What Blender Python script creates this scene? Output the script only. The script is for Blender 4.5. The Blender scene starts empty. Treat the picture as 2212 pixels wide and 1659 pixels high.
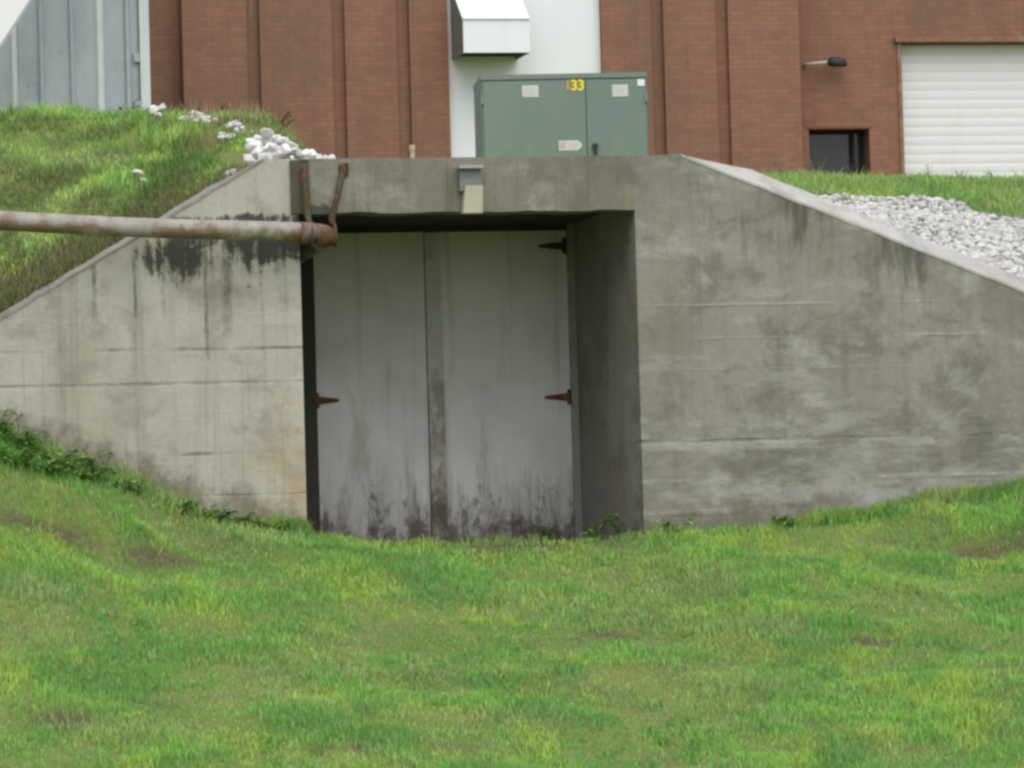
import bpy, bmesh, math, random
import numpy as np
from mathutils import Vector, Matrix

S = bpy.context.scene
random.seed(7)
rng = np.random.default_rng(11)

# ---------------------------------------------------------------- camera
cam_d = bpy.data.cameras.new('camera')
cam = bpy.data.objects.new('camera', cam_d)
S.collection.objects.link(cam)
S.camera = cam
yaw, pitch, roll = math.radians(12), math.atan(370 / 9500), math.radians(1.6)
F = Vector((math.sin(yaw) * math.cos(pitch), math.cos(yaw) * math.cos(pitch), math.sin(pitch)))
R0 = Vector((math.cos(yaw), -math.sin(yaw), 0))
U0 = R0.cross(F)
Rr = R0 * math.cos(roll) - U0 * math.sin(roll)
Ur = U0 * math.cos(roll) + R0 * math.sin(roll)
M = Matrix((Rr, Ur, -F)).transposed().to_4x4()
M.translation = Vector((-30.6 * math.sin(yaw), -30.6 * math.cos(yaw), -0.065))
cam.matrix_world = M
cam_d.sensor_width = 36
cam_d.lens = 36 * 9500 / 2212
cam_d.clip_start = 0.5
cam_d.clip_end = 3000

# ---------------------------------------------------------------- world, sun, exposure
SUN_EL, SUN_AZ = math.radians(60), math.radians(172)      # azimuth from +Y, clockwise
W = bpy.data.worlds.new('World')
S.world = W
W.use_nodes = True
wn = W.node_tree
wn.nodes.clear()
sky = wn.nodes.new('ShaderNodeTexSky')
sky.sky_type = 'NISHITA'
sky.sun_disc = False
sky.sun_elevation = SUN_EL
sky.sun_rotation = SUN_AZ
sky.air_density = 1.0
sky.dust_density = 1.5
hs = wn.nodes.new('ShaderNodeHueSaturation')
hs.inputs['Saturation'].default_value = 0.36
bg = wn.nodes.new('ShaderNodeBackground')
bg.inputs['Strength'].default_value = 0.12
wo = wn.nodes.new('ShaderNodeOutputWorld')
wn.links.new(sky.outputs[0], hs.inputs['Color'])
wn.links.new(hs.outputs[0], bg.inputs['Color'])
wn.links.new(bg.outputs[0], wo.inputs['Surface'])

sun_d = bpy.data.lights.new('sun', 'SUN')
sun_d.energy = 1.5
sun_d.angle = math.radians(75)
sun_d.color = (1.0, 0.965, 0.935)
sun = bpy.data.objects.new('sun', sun_d)
S.collection.objects.link(sun)
sdir = Vector((math.sin(SUN_AZ) * math.cos(SUN_EL), math.cos(SUN_AZ) * math.cos(SUN_EL), math.sin(SUN_EL)))
sun.rotation_euler = sdir.to_track_quat('Z', 'Y').to_euler()
sun.location = (10, -20, 30)

S.view_settings.view_transform = 'Standard'
S.view_settings.look = 'None'
S.view_settings.gamma = 1.0
S.view_settings.exposure = 0.62
S.render.engine = 'CYCLES'
S.cycles.use_denoising = True
S.cycles.max_bounces = 4
S.cycles.filter_width = 2.9        # a soft long-zoom lens

# ---------------------------------------------------------------- helpers
def _hash(ix, iy, s):
    n = (ix.astype(np.int64) * 374761393 + iy.astype(np.int64) * 668265263 + s * 982451653) & 0x7fffffff
    n = ((n ^ (n >> 13)) * 1274126177) & 0x7fffffff
    n = n ^ (n >> 16)
    return (n & 0xffff) / 65535.0

def vnoise(x, y, s=0):
    x = np.asarray(x, float); y = np.asarray(y, float)
    ix, iy = np.floor(x), np.floor(y)
    fx, fy = x - ix, y - iy
    fx = fx * fx * (3 - 2 * fx); fy = fy * fy * (3 - 2 * fy)
    a = _hash(ix, iy, s); b = _hash(ix + 1, iy, s); c = _hash(ix, iy + 1, s); d = _hash(ix + 1, iy + 1, s)
    return (a * (1 - fx) + b * fx) * (1 - fy) + (c * (1 - fx) + d * fx) * fy

def fbm(x, y, s=0, o=4):
    t, a, f = 0, .5, 1
    for k in range(o):
        t = t + a * vnoise(x * f, y * f, s + 17 * k); a *= .5; f *= 2.03
    return t / (1 - .5 ** o)

def sstep(a, b, x):
    t = np.clip((np.asarray(x, float) - a) / (b - a), 0, 1)
    return t * t * (3 - 2 * t)

def link(o, parent=None):
    S.collection.objects.link(o)
    if parent is not None:
        o.parent = parent
        o.matrix_parent_inverse = parent.matrix_basis.inverted()
    return o

def obj(name, bm, mat, parent=None, smooth=False, bevel=0.0):
    if bevel:
        bmesh.ops.bevel(bm, geom=[e for e in bm.edges if e.is_manifold and e.calc_face_angle(0) > .5],
                        offset=bevel, segments=2, affect='EDGES', profile=.6)
    bmesh.ops.recalc_face_normals(bm, faces=bm.faces)
    me = bpy.data.meshes.new(name)
    bm.to_mesh(me); bm.free()
    if smooth:
        for p in me.polygons: p.use_smooth = True
    me.materials.append(mat)
    return link(bpy.data.objects.new(name, me), parent)

def npmesh(name, V, Fc, mat, parent=None, col=None, smooth=False):
    V = np.asarray(V, np.float32); Fc = np.asarray(Fc, np.int32)
    k = Fc.shape[1]
    me = bpy.data.meshes.new(name)
    me.vertices.add(len(V)); me.vertices.foreach_set('co', V.ravel())
    me.loops.add(Fc.size); me.loops.foreach_set('vertex_index', Fc.ravel())
    me.polygons.add(len(Fc))
    me.polygons.foreach_set('loop_start', np.arange(0, Fc.size, k, dtype=np.int32))
    if smooth: me.polygons.foreach_set('use_smooth', np.ones(len(Fc), bool))
    me.update(calc_edges=True)
    if col is not None:
        at = me.color_attributes.new('Col', 'FLOAT_COLOR', 'POINT')
        c = np.ones((len(V), 4), np.float32); c[:, :3] = col
        at.data.foreach_set('color', c.ravel())
    me.materials.append(mat)
    return link(bpy.data.objects.new(name, me), parent)

def thing(name, label, cat, loc, group=None):
    o = bpy.data.objects.new(name, None)
    S.collection.objects.link(o)
    o.location = loc
    o.empty_display_size = .2
    tag(o, label, cat, group)
    bpy.context.view_layer.update()
    return o

def tag(o, label, cat, group=None):
    o['label'] = label; o['category'] = cat
    if group: o['group'] = group
    return o

def box(bm, x0, x1, y0, y1, z0, z1, mtx=None):
    vs = [bm.verts.new((x, y, z)) for x in (x0, x1) for y in (y0, y1) for z in (z0, z1)]
    for f in ((0, 1, 3, 2), (4, 6, 7, 5), (0, 4, 5, 1), (2, 3, 7, 6), (0, 2, 6, 4), (1, 5, 7, 3)):
        bm.faces.new([vs[i] for i in f])
    if mtx is not None:
        for v in vs: v.co = mtx @ v.co
    return vs

def bx(name, x0, x1, y0, y1, z0, z1, mat, parent=None, bevel=0.0, mtx=None):
    bm = bmesh.new(); box(bm, x0, x1, y0, y1, z0, z1, mtx)
    return obj(name, bm, mat, parent, bevel=bevel)

def prism(bm, pts, y0, y1):
    """polygon in xz, extruded along y"""
    a = [bm.verts.new((x, y0, z)) for x, z in pts]
    b = [bm.verts.new((x, y1, z)) for x, z in pts]
    bm.faces.new(a); bm.faces.new(b[::-1])
    n = len(pts)
    for i in range(n):
        bm.faces.new((a[i], a[(i + 1) % n], b[(i + 1) % n], b[i]))

def tube(bm, pts, rad, seg=14, caps=True):
    pts = [Vector(p) for p in pts]
    if not isinstance(rad, (list, tuple)): rad = [rad] * len(pts)
    rings = []; up = None
    for i, p in enumerate(pts):
        d = (pts[min(i + 1, len(pts) - 1)] - pts[max(i - 1, 0)]).normalized()
        if up is None:
            up = Vector((0, 0, 1)) if abs(d.z) < .9 else Vector((1, 0, 0))
        s = d.cross(up).normalized(); up = s.cross(d).normalized()
        rings.append([bm.verts.new(p + (s * math.cos(a) + up * math.sin(a)) * rad[i])
                      for a in [2 * math.pi * k / seg for k in range(seg)]])
    for r0, r1 in zip(rings, rings[1:]):
        for k in range(seg):
            bm.faces.new((r0[k], r0[(k + 1) % seg], r1[(k + 1) % seg], r1[k]))
    if caps:
        bm.faces.new(rings[0][::-1]); bm.faces.new(rings[-1])

# ---------------------------------------------------------------- materials
class N:
    """small node-tree writer"""
    def __init__(s, name, rough=.8, spec=.3, metal=0.0):
        s.m = bpy.data.materials.new(name); s.m.use_nodes = True
        s.t = s.m.node_tree; s.b = s.t.nodes['Principled BSDF']
        s.b.inputs['Roughness'].default_value = rough
        s.b.inputs['Specular IOR Level'].default_value = spec
        s.b.inputs['Metallic'].default_value = metal
        s._p = None
    def n(s, t, **k):
        x = s.t.nodes.new('ShaderNode' + t)
        for a, b in k.items(): setattr(x, a, b)
        return x
    def l(s, a, b): s.t.links.new(a, b)
    def pos(s):
        if s._p is None: s._p = s.n('NewGeometry').outputs['Position']
        return s._p
    def xyz(s):
        q = s.n('SeparateXYZ'); s.l(s.pos(), q.inputs[0]); return q.outputs
    def mapped(s, sc, off=(0, 0, 0)):
        m = s.n('Mapping'); m.inputs['Scale'].default_value = sc; m.inputs['Location'].default_value = off
        s.l(s.pos(), m.inputs[0]); return m.outputs[0]
    def noise(s, sc=(1, 1, 1), scale=1.0, det=5.0, rough=.6, off=(0, 0, 0), dist=0.0):
        x = s.n('TexNoise'); x.inputs['Scale'].default_value = scale; x.inputs['Detail'].default_value = det
        x.inputs['Roughness'].default_value = rough; x.inputs['Distortion'].default_value = dist
        s.l(s.mapped(sc, off), x.inputs['Vector']); return x.outputs[0]
    def rng(s, v, a, b, c=0.0, d=1.0, smooth=True):
        x = s.n('MapRange', interpolation_type='SMOOTHSTEP' if smooth else 'LINEAR')
        s.l(v, x.inputs[0])
        for i, k in enumerate((a, b, c, d)): x.inputs[1 + i].default_value = k
        return x.outputs[0]
    def math(s, op, a, b=None, c=None):
        x = s.n('Math', operation=op)
        for i, v in enumerate((a, b, c)):
            if v is None: continue
            if hasattr(v, 'is_output'): s.l(v, x.inputs[i])
            else: x.inputs[i].default_value = v
        return x.outputs[0]
    def mul(s, a, b): return s.math('MULTIPLY', a, b)
    def add(s, a, b): return s.math('ADD', a, b)
    def mix(s, f, a, b, mode='MIX'):
        x = s.n('Mix', data_type='RGBA', blend_type=mode)
        for i, v in ((0, f), (6, a), (7, b)):
            if hasattr(v, 'is_output'): s.l(v, x.inputs[i])
            else: x.inputs[i].default_value = v if i == 0 else (*v, 1)
        return x.outputs[2]
    def band(s, v, c, w):
        """1 near v == c"""
        d = s.math('ABSOLUTE', s.math('SUBTRACT', v, c))
        return s.rng(d, w, w * .25, 0, 1)
    def done(s, col, bump=None, strength=.4, dist=.01, rough=None):
        if hasattr(col, 'is_output'): s.l(col, s.b.inputs['Base Color'])
        else: s.b.inputs['Base Color'].default_value = (*col, 1)
        if bump is not None:
            b = s.n('Bump'); b.inputs['Strength'].default_value = strength; b.inputs['Distance'].default_value = dist
            s.l(bump, b.inputs['Height']); s.l(b.outputs[0], s.b.inputs['Normal'])
        if rough is not None: s.l(rough, s.b.inputs['Roughness'])
        return s.m

def mat_concrete(name, lite, dark, mould=1.0, chalk=1.0, lines=(), warm=0.0, upper=None, streak=.5, slope=None, low=0.0, foot=None):
    k = N(name, .92, .15)
    X, Y, Z = k.xyz()
    big = k.noise((1, 1, 1), .9, 4, .6)
    fine = k.noise((1, 1, 1), 26, 5, .7)
    blotch = k.noise((1, 1, 1), 2.6, 7, .70, (3, 1, 7), .3)
    col = k.mix(k.rng(big, .32, .68), lite, dark)
    col = k.mix(k.mul(k.rng(blotch, .48, .68), .62), col, tuple(c * .62 for c in dark))
    # chalky pale bloom
    bloom = k.mul(k.rng(k.noise((1, 1, 1.6), 1.5, 8, .74, (9, 2, 1), .25), .50, .70), .60 * chalk)
    col = k.mix(bloom, col, (.50, .49, .45))
    # ochre / olive tints
    col = k.mix(k.mul(k.rng(k.noise((1, 1, .5), 1.5, 5, .6, (5, 5, 5)), .5, .75), .45), col, (.24, .215, .13))
    # rain streaks
    st = k.noise((9, 9, .35), 1, 6, .7, (1, 0, 0))
    col = k.mix(k.mul(k.rng(st, .50, .68), streak), col, tuple(c * .50 for c in dark))
    st2 = k.noise((22, 22, .5), 1, 3, .6, (4, 0, 2))
    col = k.mix(k.mul(k.rng(st2, .6, .75), streak * .6), col, (.13, .12, .10))
    # fine pores
    col = k.mix(k.mul(k.rng(fine, .42, .62), .17), col, tuple(c * .62 for c in dark))
    h = k.add(k.mul(fine, .35), k.mul(blotch, .5))
    # board-form lines
    wob = k.mul(k.math('SUBTRACT', k.noise((1, 1, 1), 2.5, 3, .6, (2, 8, 4)), .5), .022)
    zz = k.add(Z, wob)
    for (zc, wd, tone, amt) in lines:
        m = k.band(zz, zc, wd)
        br = k.rng(k.noise((.9, .9, 3.0), 1.2, 6, .72, (zc * 7, 3, zc)), .44, .62)
        m = k.mul(m, br)
        col = k.mix(k.mul(m, amt), col, tone)
        h = k.add(h, k.mul(m, .5 if sum(tone) > .9 else -.9))
    if mould:
        # black mould hanging below the pipe / below the copings, ragged lower edge
        rag = k.add(k.noise((2.6, 2.6, 2.2), 1, 7, .8, (0, 6, 1), .6), k.mul(k.noise((16, 16, .45), 1, 4, .7), .5))
        if upper:
            x0, x1, z0, z1 = upper
            mz = k.mul(k.rng(Z, z0 - .45, z0 + .22), k.rng(Z, z1 + .10, z1 - .04))
            mx = k.mul(k.rng(X, x0 - .3, x0 + .45), k.rng(X, x1 + .12, x1 - .1))
            mk = k.rng(k.add(rag, k.mul(k.mul(mz, mx), .55)), 1.16, 1.30)
            col = k.mix(k.mul(mk, .9 * mould), col, (.032, .036, .032))
            # a few long drips
            for xd, zl, wd in ((-1.985, 1.30, .022), (-2.13, 1.1, .009), (-2.42, 1.45, .012), (-2.62, 1.2, .008), (-1.62, 1.62, .016), (-2.9, 1.4, .012)):
                xx = k.add(X, k.mul(k.math('SUBTRACT', k.noise((1, 1, 1), 5, 3, .6, (xd, 2, 2)), .5), .05))
                dm = k.mul(k.band(xx, xd, wd * 2.2), k.mul(k.rng(Z, zl, zl + .55), k.rng(Z, 2.1, 2.0)))
                dm = k.mul(dm, k.rng(k.noise((4, 4, 3.0), 1, 5, .7, (xd * 9, 1, 3)), .35, .62))
                col = k.mix(k.mul(dm, .75), col, (.07, .075, .065))
        else:
            mk = k.rng(k.noise((2.2, 2.2, 1.5), 1, 8, .78, (3, 6, 8), .7), .56, .72)
            col = k.mix(k.mul(mk, .6 * mould), col, (.07, .068, .055))
    if slope:
        # water stains hanging from the sloping coping
        d = k.math('SUBTRACT', k.math('MULTIPLY_ADD', X, -slope[1], slope[0]), Z)
        pat = k.rng(k.noise((1, 1, .4), 1.9, 4, .6, (8, 8, 3)), .42, .60)
        drip = k.add(k.noise((5, 5, 1.0), 1, 7, .78, (6, 1, 4), .4), k.mul(k.rng(d, .75, .0), .26))
        col = k.mix(k.mul(k.mul(k.rng(drip, .64, .82), pat), .8), col, (.075, .073, .06))
        dl = k.add(k.noise((14, 14, .7), 1, 5, .75, (1, 9, 4)), k.mul(k.rng(d, 1.0, .0), .22))
        col = k.mix(k.mul(k.mul(k.rng(dl, .64, .80), pat), .6), col, (.09, .088, .07))
    if low:
        # pale worn skin and lime patches in flat-edged areas low down
        w2 = k.noise((1.3, 1.3, 4.2), 1.1, 8, .72, (4, 7, 2), .2)
        lm = k.mul(k.rng(k.add(w2, k.mul(k.rng(Z, 1.3, .4), .10)), .54, .70), low)
        col = k.mix(lm, col, (.50, .49, .455))
        h = k.add(h, k.mul(lm, -.5))
        w3 = k.noise((1.5, 1.5, 2.6), 1.6, 8, .75, (1, 3, 12), .3)
        col = k.mix(k.mul(k.rng(w3, .56, .70), .5), col, (.12, .115, .10))
    if warm:
        wm = k.mul(k.mul(k.rng(X, -2.0, -1.5), k.rng(Z, 1.5, .1)), k.rng(k.noise((1, 1, 1), 4, 4, .6), .3, .7))
        col = k.mix(k.mul(wm, warm), col, (.40, .25, .11))
    if foot:
        # damp earth splashed up from the turf
        dz = k.math('SUBTRACT', Z, k.math('MULTIPLY_ADD', X, foot[1], foot[0]))
        sp_ = k.add(k.noise((4, 4, 3), 1, 7, .75, (2, 2, 6)), k.mul(k.rng(dz, .42, .0), .34))
        col = k.mix(k.mul(k.rng(sp_, .66, .92), .75), col, (.13, .115, .075))
    return k.done(col, h, .55, .012)

def mat_plain(name, col, rough=.5, spec=.4, metal=0.0, var=.25, sc=6.0, dirt=(.08, .07, .06), bump=0.0):
    k = N(name, rough, spec, metal)
    n1 = k.noise((1, 1, 1), sc, 6, .65)
    n2 = k.noise((3, 3, .5), sc * .6, 5, .7, (3, 4, 5))
    c = k.mix(k.mul(k.rng(n1, .4, .75), var), col, tuple(v * .7 for v in col))
    c = k.mix(k.mul(k.rng(n2, .5, .8), var), c, dirt)
    return k.done(c, n1 if bump else None, bump, .004)

def mat_rust(name, a=(.20, .085, .035), b=(.07, .035, .022), pale=None, pale_amt=.5, sc=14):
    k = N(name, .85, .25)
    n1 = k.noise((1, 1, 1), sc, 7, .7); n2 = k.noise((1, 1, 1), sc * .4, 5, .65, (7, 1, 3))
    c = k.mix(k.rng(n1, .38, .64), a, b)
    c = k.mix(k.mul(k.rng(n2, .52, .66), .8), c, (.34, .15, .045))
    if pale: c = k.mix(k.mul(k.rng(n2, .55, .38), pale_amt), c, pale)
    return k.done(c, n1, .5, .004)

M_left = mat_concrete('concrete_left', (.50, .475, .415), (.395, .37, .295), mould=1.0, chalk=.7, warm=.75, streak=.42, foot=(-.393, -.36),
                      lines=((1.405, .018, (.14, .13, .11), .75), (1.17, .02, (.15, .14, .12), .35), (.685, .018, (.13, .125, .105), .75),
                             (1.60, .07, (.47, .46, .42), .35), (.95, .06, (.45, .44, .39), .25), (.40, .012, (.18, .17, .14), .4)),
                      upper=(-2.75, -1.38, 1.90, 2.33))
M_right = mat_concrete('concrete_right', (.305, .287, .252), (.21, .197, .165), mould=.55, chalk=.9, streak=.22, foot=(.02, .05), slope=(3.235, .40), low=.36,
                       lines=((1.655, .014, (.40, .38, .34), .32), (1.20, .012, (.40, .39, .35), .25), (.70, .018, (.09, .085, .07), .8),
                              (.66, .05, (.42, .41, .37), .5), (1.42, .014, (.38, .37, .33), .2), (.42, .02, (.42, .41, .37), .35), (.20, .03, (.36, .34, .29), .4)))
M_lintel = mat_concrete('concrete_lintel', (.27, .257, .205), (.195, .187, .14), upper=(-1.9, -1.2, 1.98, 2.39), mould=.8, chalk=.7, lines=())
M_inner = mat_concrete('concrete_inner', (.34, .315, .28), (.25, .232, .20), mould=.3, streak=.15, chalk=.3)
M_cope = mat_concrete('concrete_coping', (.52, .505, .47), (.40, .385, .35), mould=0, streak=.2, chalk=.7)

M_cope2 = mat_concrete('concrete_coping_dirty', (.36, .34, .305), (.22, .195, .16), mould=0, chalk=.5)

# ---------------------------------------------------------------- terrain heights
GX = np.array([-60, -9, -6.5, -5.0, -4.2, -3.56, -2.94, -2.375, -1.9, -1.48, -.9, -.38, .3, .92, 1.95, 2.98, 3.71, 5.0, 7.0, 10, 60])
GZ = np.array([2.6, 2.6, 2.35, 1.72, 1.10, .80, .51, .315, .21, .14, .03, -.02, -.02, .05, .10, .15, .21, .45, .95, 1.5, 1.6])
def g_wall(x): return np.interp(x, GX, GZ)
def w_cap(x):
    x = np.asarray(x, float)
    return np.where(x < -1.705, 2.70 + .587 * (x + 1.705), np.where(x > 1.30, 2.715 - .40 * (x - 1.30), 2.70))
def g_front(x, y):
    x = np.asarray(x, float); y = np.asarray(y, float)
    d = np.maximum(-y, 0)
    k = np.exp(-(d / 2.1) ** 1.3)
    p = -.265 * d + .0 * d
    p = np.where(d > 4.6, -.265 * 4.6 - .5 * (1 - np.exp(-(d - 4.6) * .265 / .5)), p)
    z = g_wall(x) * k + p
    # worn ledges in the turf either side
    z = z + .17 * sstep(2.3, 3.0, x) * (sstep(-.82, -.62, y + .10 * (x - 3.2)) - .5 * k)
    z = z + .24 * sstep(-2.2, -3.1, x) * (sstep(-1.05, -.70, y + .15 * np.sin(x * 2.1)) - .6 * k)
    near = np.exp(-(d / 14) ** 2)
    z = z + (.15 * (fbm(x * .8, y * 1.25, 3, 3) - .5) + .085 * (fbm(x * 2.8, y * 3.4, 5, 2) - .5)) * near * sstep(0, .5, d)
    return z
def p_plateau(y): return 2.66 + .07 * np.clip(y, 0, 36)
def g_back(x, y):
    x = np.asarray(x, float); y = np.asarray(y, float)
    xs = x - .208 * y
    w = np.maximum(w_cap(xs) - .03, g_wall(xs))
    A = (.50 + .06 * sstep(-2.4, -1.9, xs)) * sstep(-1.42, -2.15, xs) * sstep(13, 7, y)
    left = sstep(-.5, -1.4, xs)
    L = 5.2 * left + 8.8 * (1 - left)
    t = np.clip(y / L, 0, 1); t = t + .12 * np.sin(2 * math.pi * t) * -.5 * (1 - left)
    tgt = p_plateau(np.maximum(y, L * .9)) + A
    z = w + (tgt - w) * t
    far = sstep(30, 12, y)
    z = z + (.16 * (fbm(x * 1.1, y * 1.1, 8, 3) - .5) + .05 * (fbm(x * 4, y * 4, 9, 2) - .5)) * sstep(.25, 1.2, y) * far
    return z
XL, XR = -1.55, 1.0          # the passage, measured inside its side walls
def height(x, y):
    x = np.asarray(x, float); y = np.asarray(y, float)
    z = np.where(y < .16, g_front(x, y), g_back(x, y))
    inside = (x > XL) & (x < XR) & (y > -.01) & (y < 2.2)
    return np.where(inside, g_front(x, np.zeros_like(y)) * .6 + .015, z)

def spaced(*segs):
    out = []
    for a, b, st in segs: out += list(np.arange(a, b, st))
    return out
gx = np.unique(np.round(np.array(spaced((-420, -60, 60), (-60, -14, 6), (-14, -6, .5), (-6, 7, .09), (7, 20, .6), (20, 60, 6), (60, 440, 60)) + [-1.60, -1.50, .95, 1.05]), 3))
gy = np.unique(np.round(np.array(spaced((-300, -60, 60), (-60, -10, 2), (-10, -6.5, .25), (-6.5, 0, .08), (.3, 8, .1), (8, 16, .25), (16, 40, 1.5), (40, 420, 60)) + [0, .08, .24, 2.15, 2.3]), 3))
YY, XX = np.meshgrid(gy, gx, indexing='ij')
ZZ = height(XX, YY)
nx, ny = len(gx), len(gy)
idx = np.arange(nx * ny).reshape(ny, nx)
quads = np.stack([idx[:-1, :-1], idx[:-1, 1:], idx[1:, 1:], idx[1:, :-1]], -1).reshape(-1, 4)

k = N('turf_soil', .95, .1)
n1 = k.noise((1, 1, 1), 2.2, 6, .65); n2 = k.noise((1, 1, 1), 22, 5, .7); n3 = k.noise((1, 1, 1), .7, 4, .6, (4, 4, 4))
c = k.mix(k.rng(n2, .35, .68), (.15, .22, .05), (.20, .20, .085))
c = k.mix(k.mul(k.rng(n1, .5, .72), .6), c, (.16, .125, .08))
c = k.mix(k.mul(k.rng(n3, .45, .7), .5), c, (.07, .12, .03))
ba = k.n('Attribute'); ba.attribute_name = 'Col'
sx_ = k.n('SeparateColor'); k.l(ba.outputs['Color'], sx_.inputs[0])
bs = k.mix(k.rng(n2, .35, .68), (.135, .125, .065), (.075, .070, .036))
c = k.mix(sx_.outputs[0], c, bs)
c = k.mix(sx_.outputs[1], c, k.mix(k.rng(n2, .35, .68), (.40, .385, .35), (.22, .205, .175)))
M_soil = k.done(c, n2, .8, .03)
def soil_mask(x, y):
    n = fbm(x * 2.2, y * 2.2, 33, 4)
    b = sstep(1.7, .5, y + 1.6 * (n - .5)) * (y > .1) * (x < -1.6)                   # beside the sloping coping
    b = np.maximum(b, sstep(-.26, -.04, y + .3 * (n - .5)) * (y < .2) * .8)          # along the wall foot
    b = np.maximum(b, (y > -.02) * (y < 2.3) * (x > -1.6) * (x < 1.05) * .9)          # doorway floor
    xs = x - .208 * y
    b = np.maximum(b, sstep(4.9, 4.2, y + 1.0 * (n - .5)) * (y > .1) * sstep(1.3, 1.7, xs))
    for (cx, cy, rx, ry) in SPOTS:
        b = np.maximum(b, sstep(1.15, .55, np.hypot((x - cx) / rx, (y - cy) / ry) + .9 * (n - .5)))
    return b
SPOTS = [(1.75, -2.6, .22, .16), (-3.6, -3.9, .25, .2), (-2.6, -1.0, .35, .10), (3.35, -.75, .5, .07), (-3.4, -.95, .5, .07), (-.6, -3.6, .14, .2), (.2, -2.1, .3, .1), (-1.9, -4.6, .16, .16), (2.9, -4.4, .2, .2)]

ground = npmesh('ground', np.stack([XX, YY, ZZ], -1).reshape(-1, 3), quads, M_soil, smooth=True, col=np.stack([soil_mask(XX, YY), sstep(1.5, 2.4, XX - .208 * YY) * (YY > .1) * (YY < 6.0) * .8, XX * 0], -1).reshape(-1, 3))
ground['kind'] = 'structure'

# ---------------------------------------------------------------- concrete portal
portal = thing('bunker_portal', 'weathered concrete bunker entrance with sloping wing walls set into the grassy bank', 'bunker entrance', (-.28, .15, 0))
WT = .30                                            # wall thickness
def wall_mesh(name, pts, mat):
    bm = bmesh.new(); prism(bm, pts, 0, WT); return obj(name, bm, mat, portal)
wall_mesh('wing_wall', [(-4.45, .3), (-1.47, -.5), (-1.47, 2.335), (-1.47, 2.712), (-1.705, 2.712), (-4.45, 2.712 - .587 * 2.745)], M_left)['label'] = 'pale concrete wing wall with black mould under the pipe'
wall_mesh('wing_wall', [(.915, -.5), (6.0, .2), (6.0, .826), (1.262, 2.72), (.915, 2.714)], M_right)['label'] = 'darker patchy grey concrete wing wall'
# lintel with a ragged, slightly spalled lower edge
bm = bmesh.new()
xs = np.linspace(-1.47, .915, 60)
low = 2.333 + .012 * (fbm(xs * 6, xs * 0, 21, 3) - .5) * 2
low[0] = low[-1] = 2.333
prism(bm, [(float(x), float(z)) for x, z in zip(xs, low)] + [(.915, 2.714), (-1.47, 2.712)], 0, WT)
obj('lintel', bm, M_lintel, portal)
# copings: top face washes forward so the sloping caps show
def coping(a, b, rise, mat):
    (xa, za), (xb, zb) = a, b
    n = 40; bm = bmesh.new(); rows = []
    for i in range(n + 1):
        t = i / n; x = xa + (xb - xa) * t; z = za + (zb - za) * t
        j = .0025 * math.sin(i * 1.7) + .002 * math.sin(i * 4.1 + 1)
        rows.append([bm.verts.new(p) for p in ((x, -.004, z - .018 + j), (x, -.004, z + j), (x, WT + .01, z + rise * min(1, .25 + t * 6) + j), (x, WT + .01, z - .05))])
    for r0, r1 in zip(rows, rows[1:]):
        for q in range(4): bm.faces.new((r0[q], r0[(q + 1) % 4], r1[(q + 1) % 4], r1[q]))
    bm.faces.new(rows[0]); bm.faces.new(rows[-1][::-1])
    return obj('coping', bm, mat, portal)
coping((1.262, 2.722), (6.0, .828), .15, M_cope)
coping((-1.705, 2.716), (-4.45, 1.106), .040, M_cope2)
# roof slab, side walls, back wall
bx('roof_slab', -1.77, 1.215, WT + .002, 2.62, 2.402, 2.706, M_lintel, portal)
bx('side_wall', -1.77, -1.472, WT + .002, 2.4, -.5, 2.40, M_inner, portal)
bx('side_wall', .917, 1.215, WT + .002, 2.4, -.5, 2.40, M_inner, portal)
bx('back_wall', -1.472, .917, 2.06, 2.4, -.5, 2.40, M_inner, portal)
M_soff = mat_plain('soffit_shade', (.085, .075, .065), .95, .1, var=.5, sc=3, dirt=(.03, .028, .025))  # shade of the recess painted into the colour of a thin soffit sheet
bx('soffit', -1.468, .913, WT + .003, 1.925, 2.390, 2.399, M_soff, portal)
# steel frame
M_frame = mat_plain('frame_rust', (.06, .055, .042), .8, .2, var=.7, sc=7, dirt=(.09, .045, .025))
M_framer = mat_plain('frame_paint', (.27, .275, .26), .6, .3, var=.7, sc=3, dirt=(.12, .11, .09))
bx('door_frame', -1.47, -1.067, 1.86, 2.058, -.1, 2.389, M_frame, portal, .006)
bx('door_frame', .858, .914, 1.926, 2.058, -.1, 2.389, M_framer, portal, .005)
bx('door_frame', -1.065, .856, 1.93, 2.058, 2.342, 2.389, M_frame, portal, .005)
# doors
k = N('door_paint', .65, .3)
X, Y, Z = k.xyz()
c = k.mix(k.rng(k.noise((1, 1, 1), 1.4, 4, .6), .3, .7), (.70, .685, .655), (.58, .57, .54))
c = k.mix(k.mul(k.rng(k.noise((10, 10, .5), 1, 5, .7), .52, .74), .35), c, (.24, .22, .18))
low_ = k.rng(Z, 1.25, .0)
rag = k.add(k.mul(k.noise((6, 6, .8), 1, 7, .76, (2, 0, 5)), 1.0), k.mul(low_, .34))
c = k.mix(k.mul(k.rng(rag, .66, .98), .72), c, (.13, .11, .085))
foot = k.add(k.noise((7, 7, 3.2), 1, 8, .8, (8, 1, 2), .5), k.mul(k.rng(Z, 1.1, .0), .30))
c = k.mix(k.mul(k.rng(foot, .74, .88), .75), c, (.035, .033, .028))
c = k.mix(k.mul(k.rng(k.add(k.noise((1, 1, 1), 9, 5, .7), k.mul(k.rng(Z, .5, .0), .5)), .78, 1.0), .7), c, (.10, .065, .045))
seam = k.band(X, -.155, .12)
sm = k.mul(k.mul(seam, .5), k.rng(k.add(k.noise((2, 2, 1.6), 1, 5, .7, (1, 1, 9)), k.mul(k.rng(Z, 1.6, .3), .5)), .55, .9))
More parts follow.
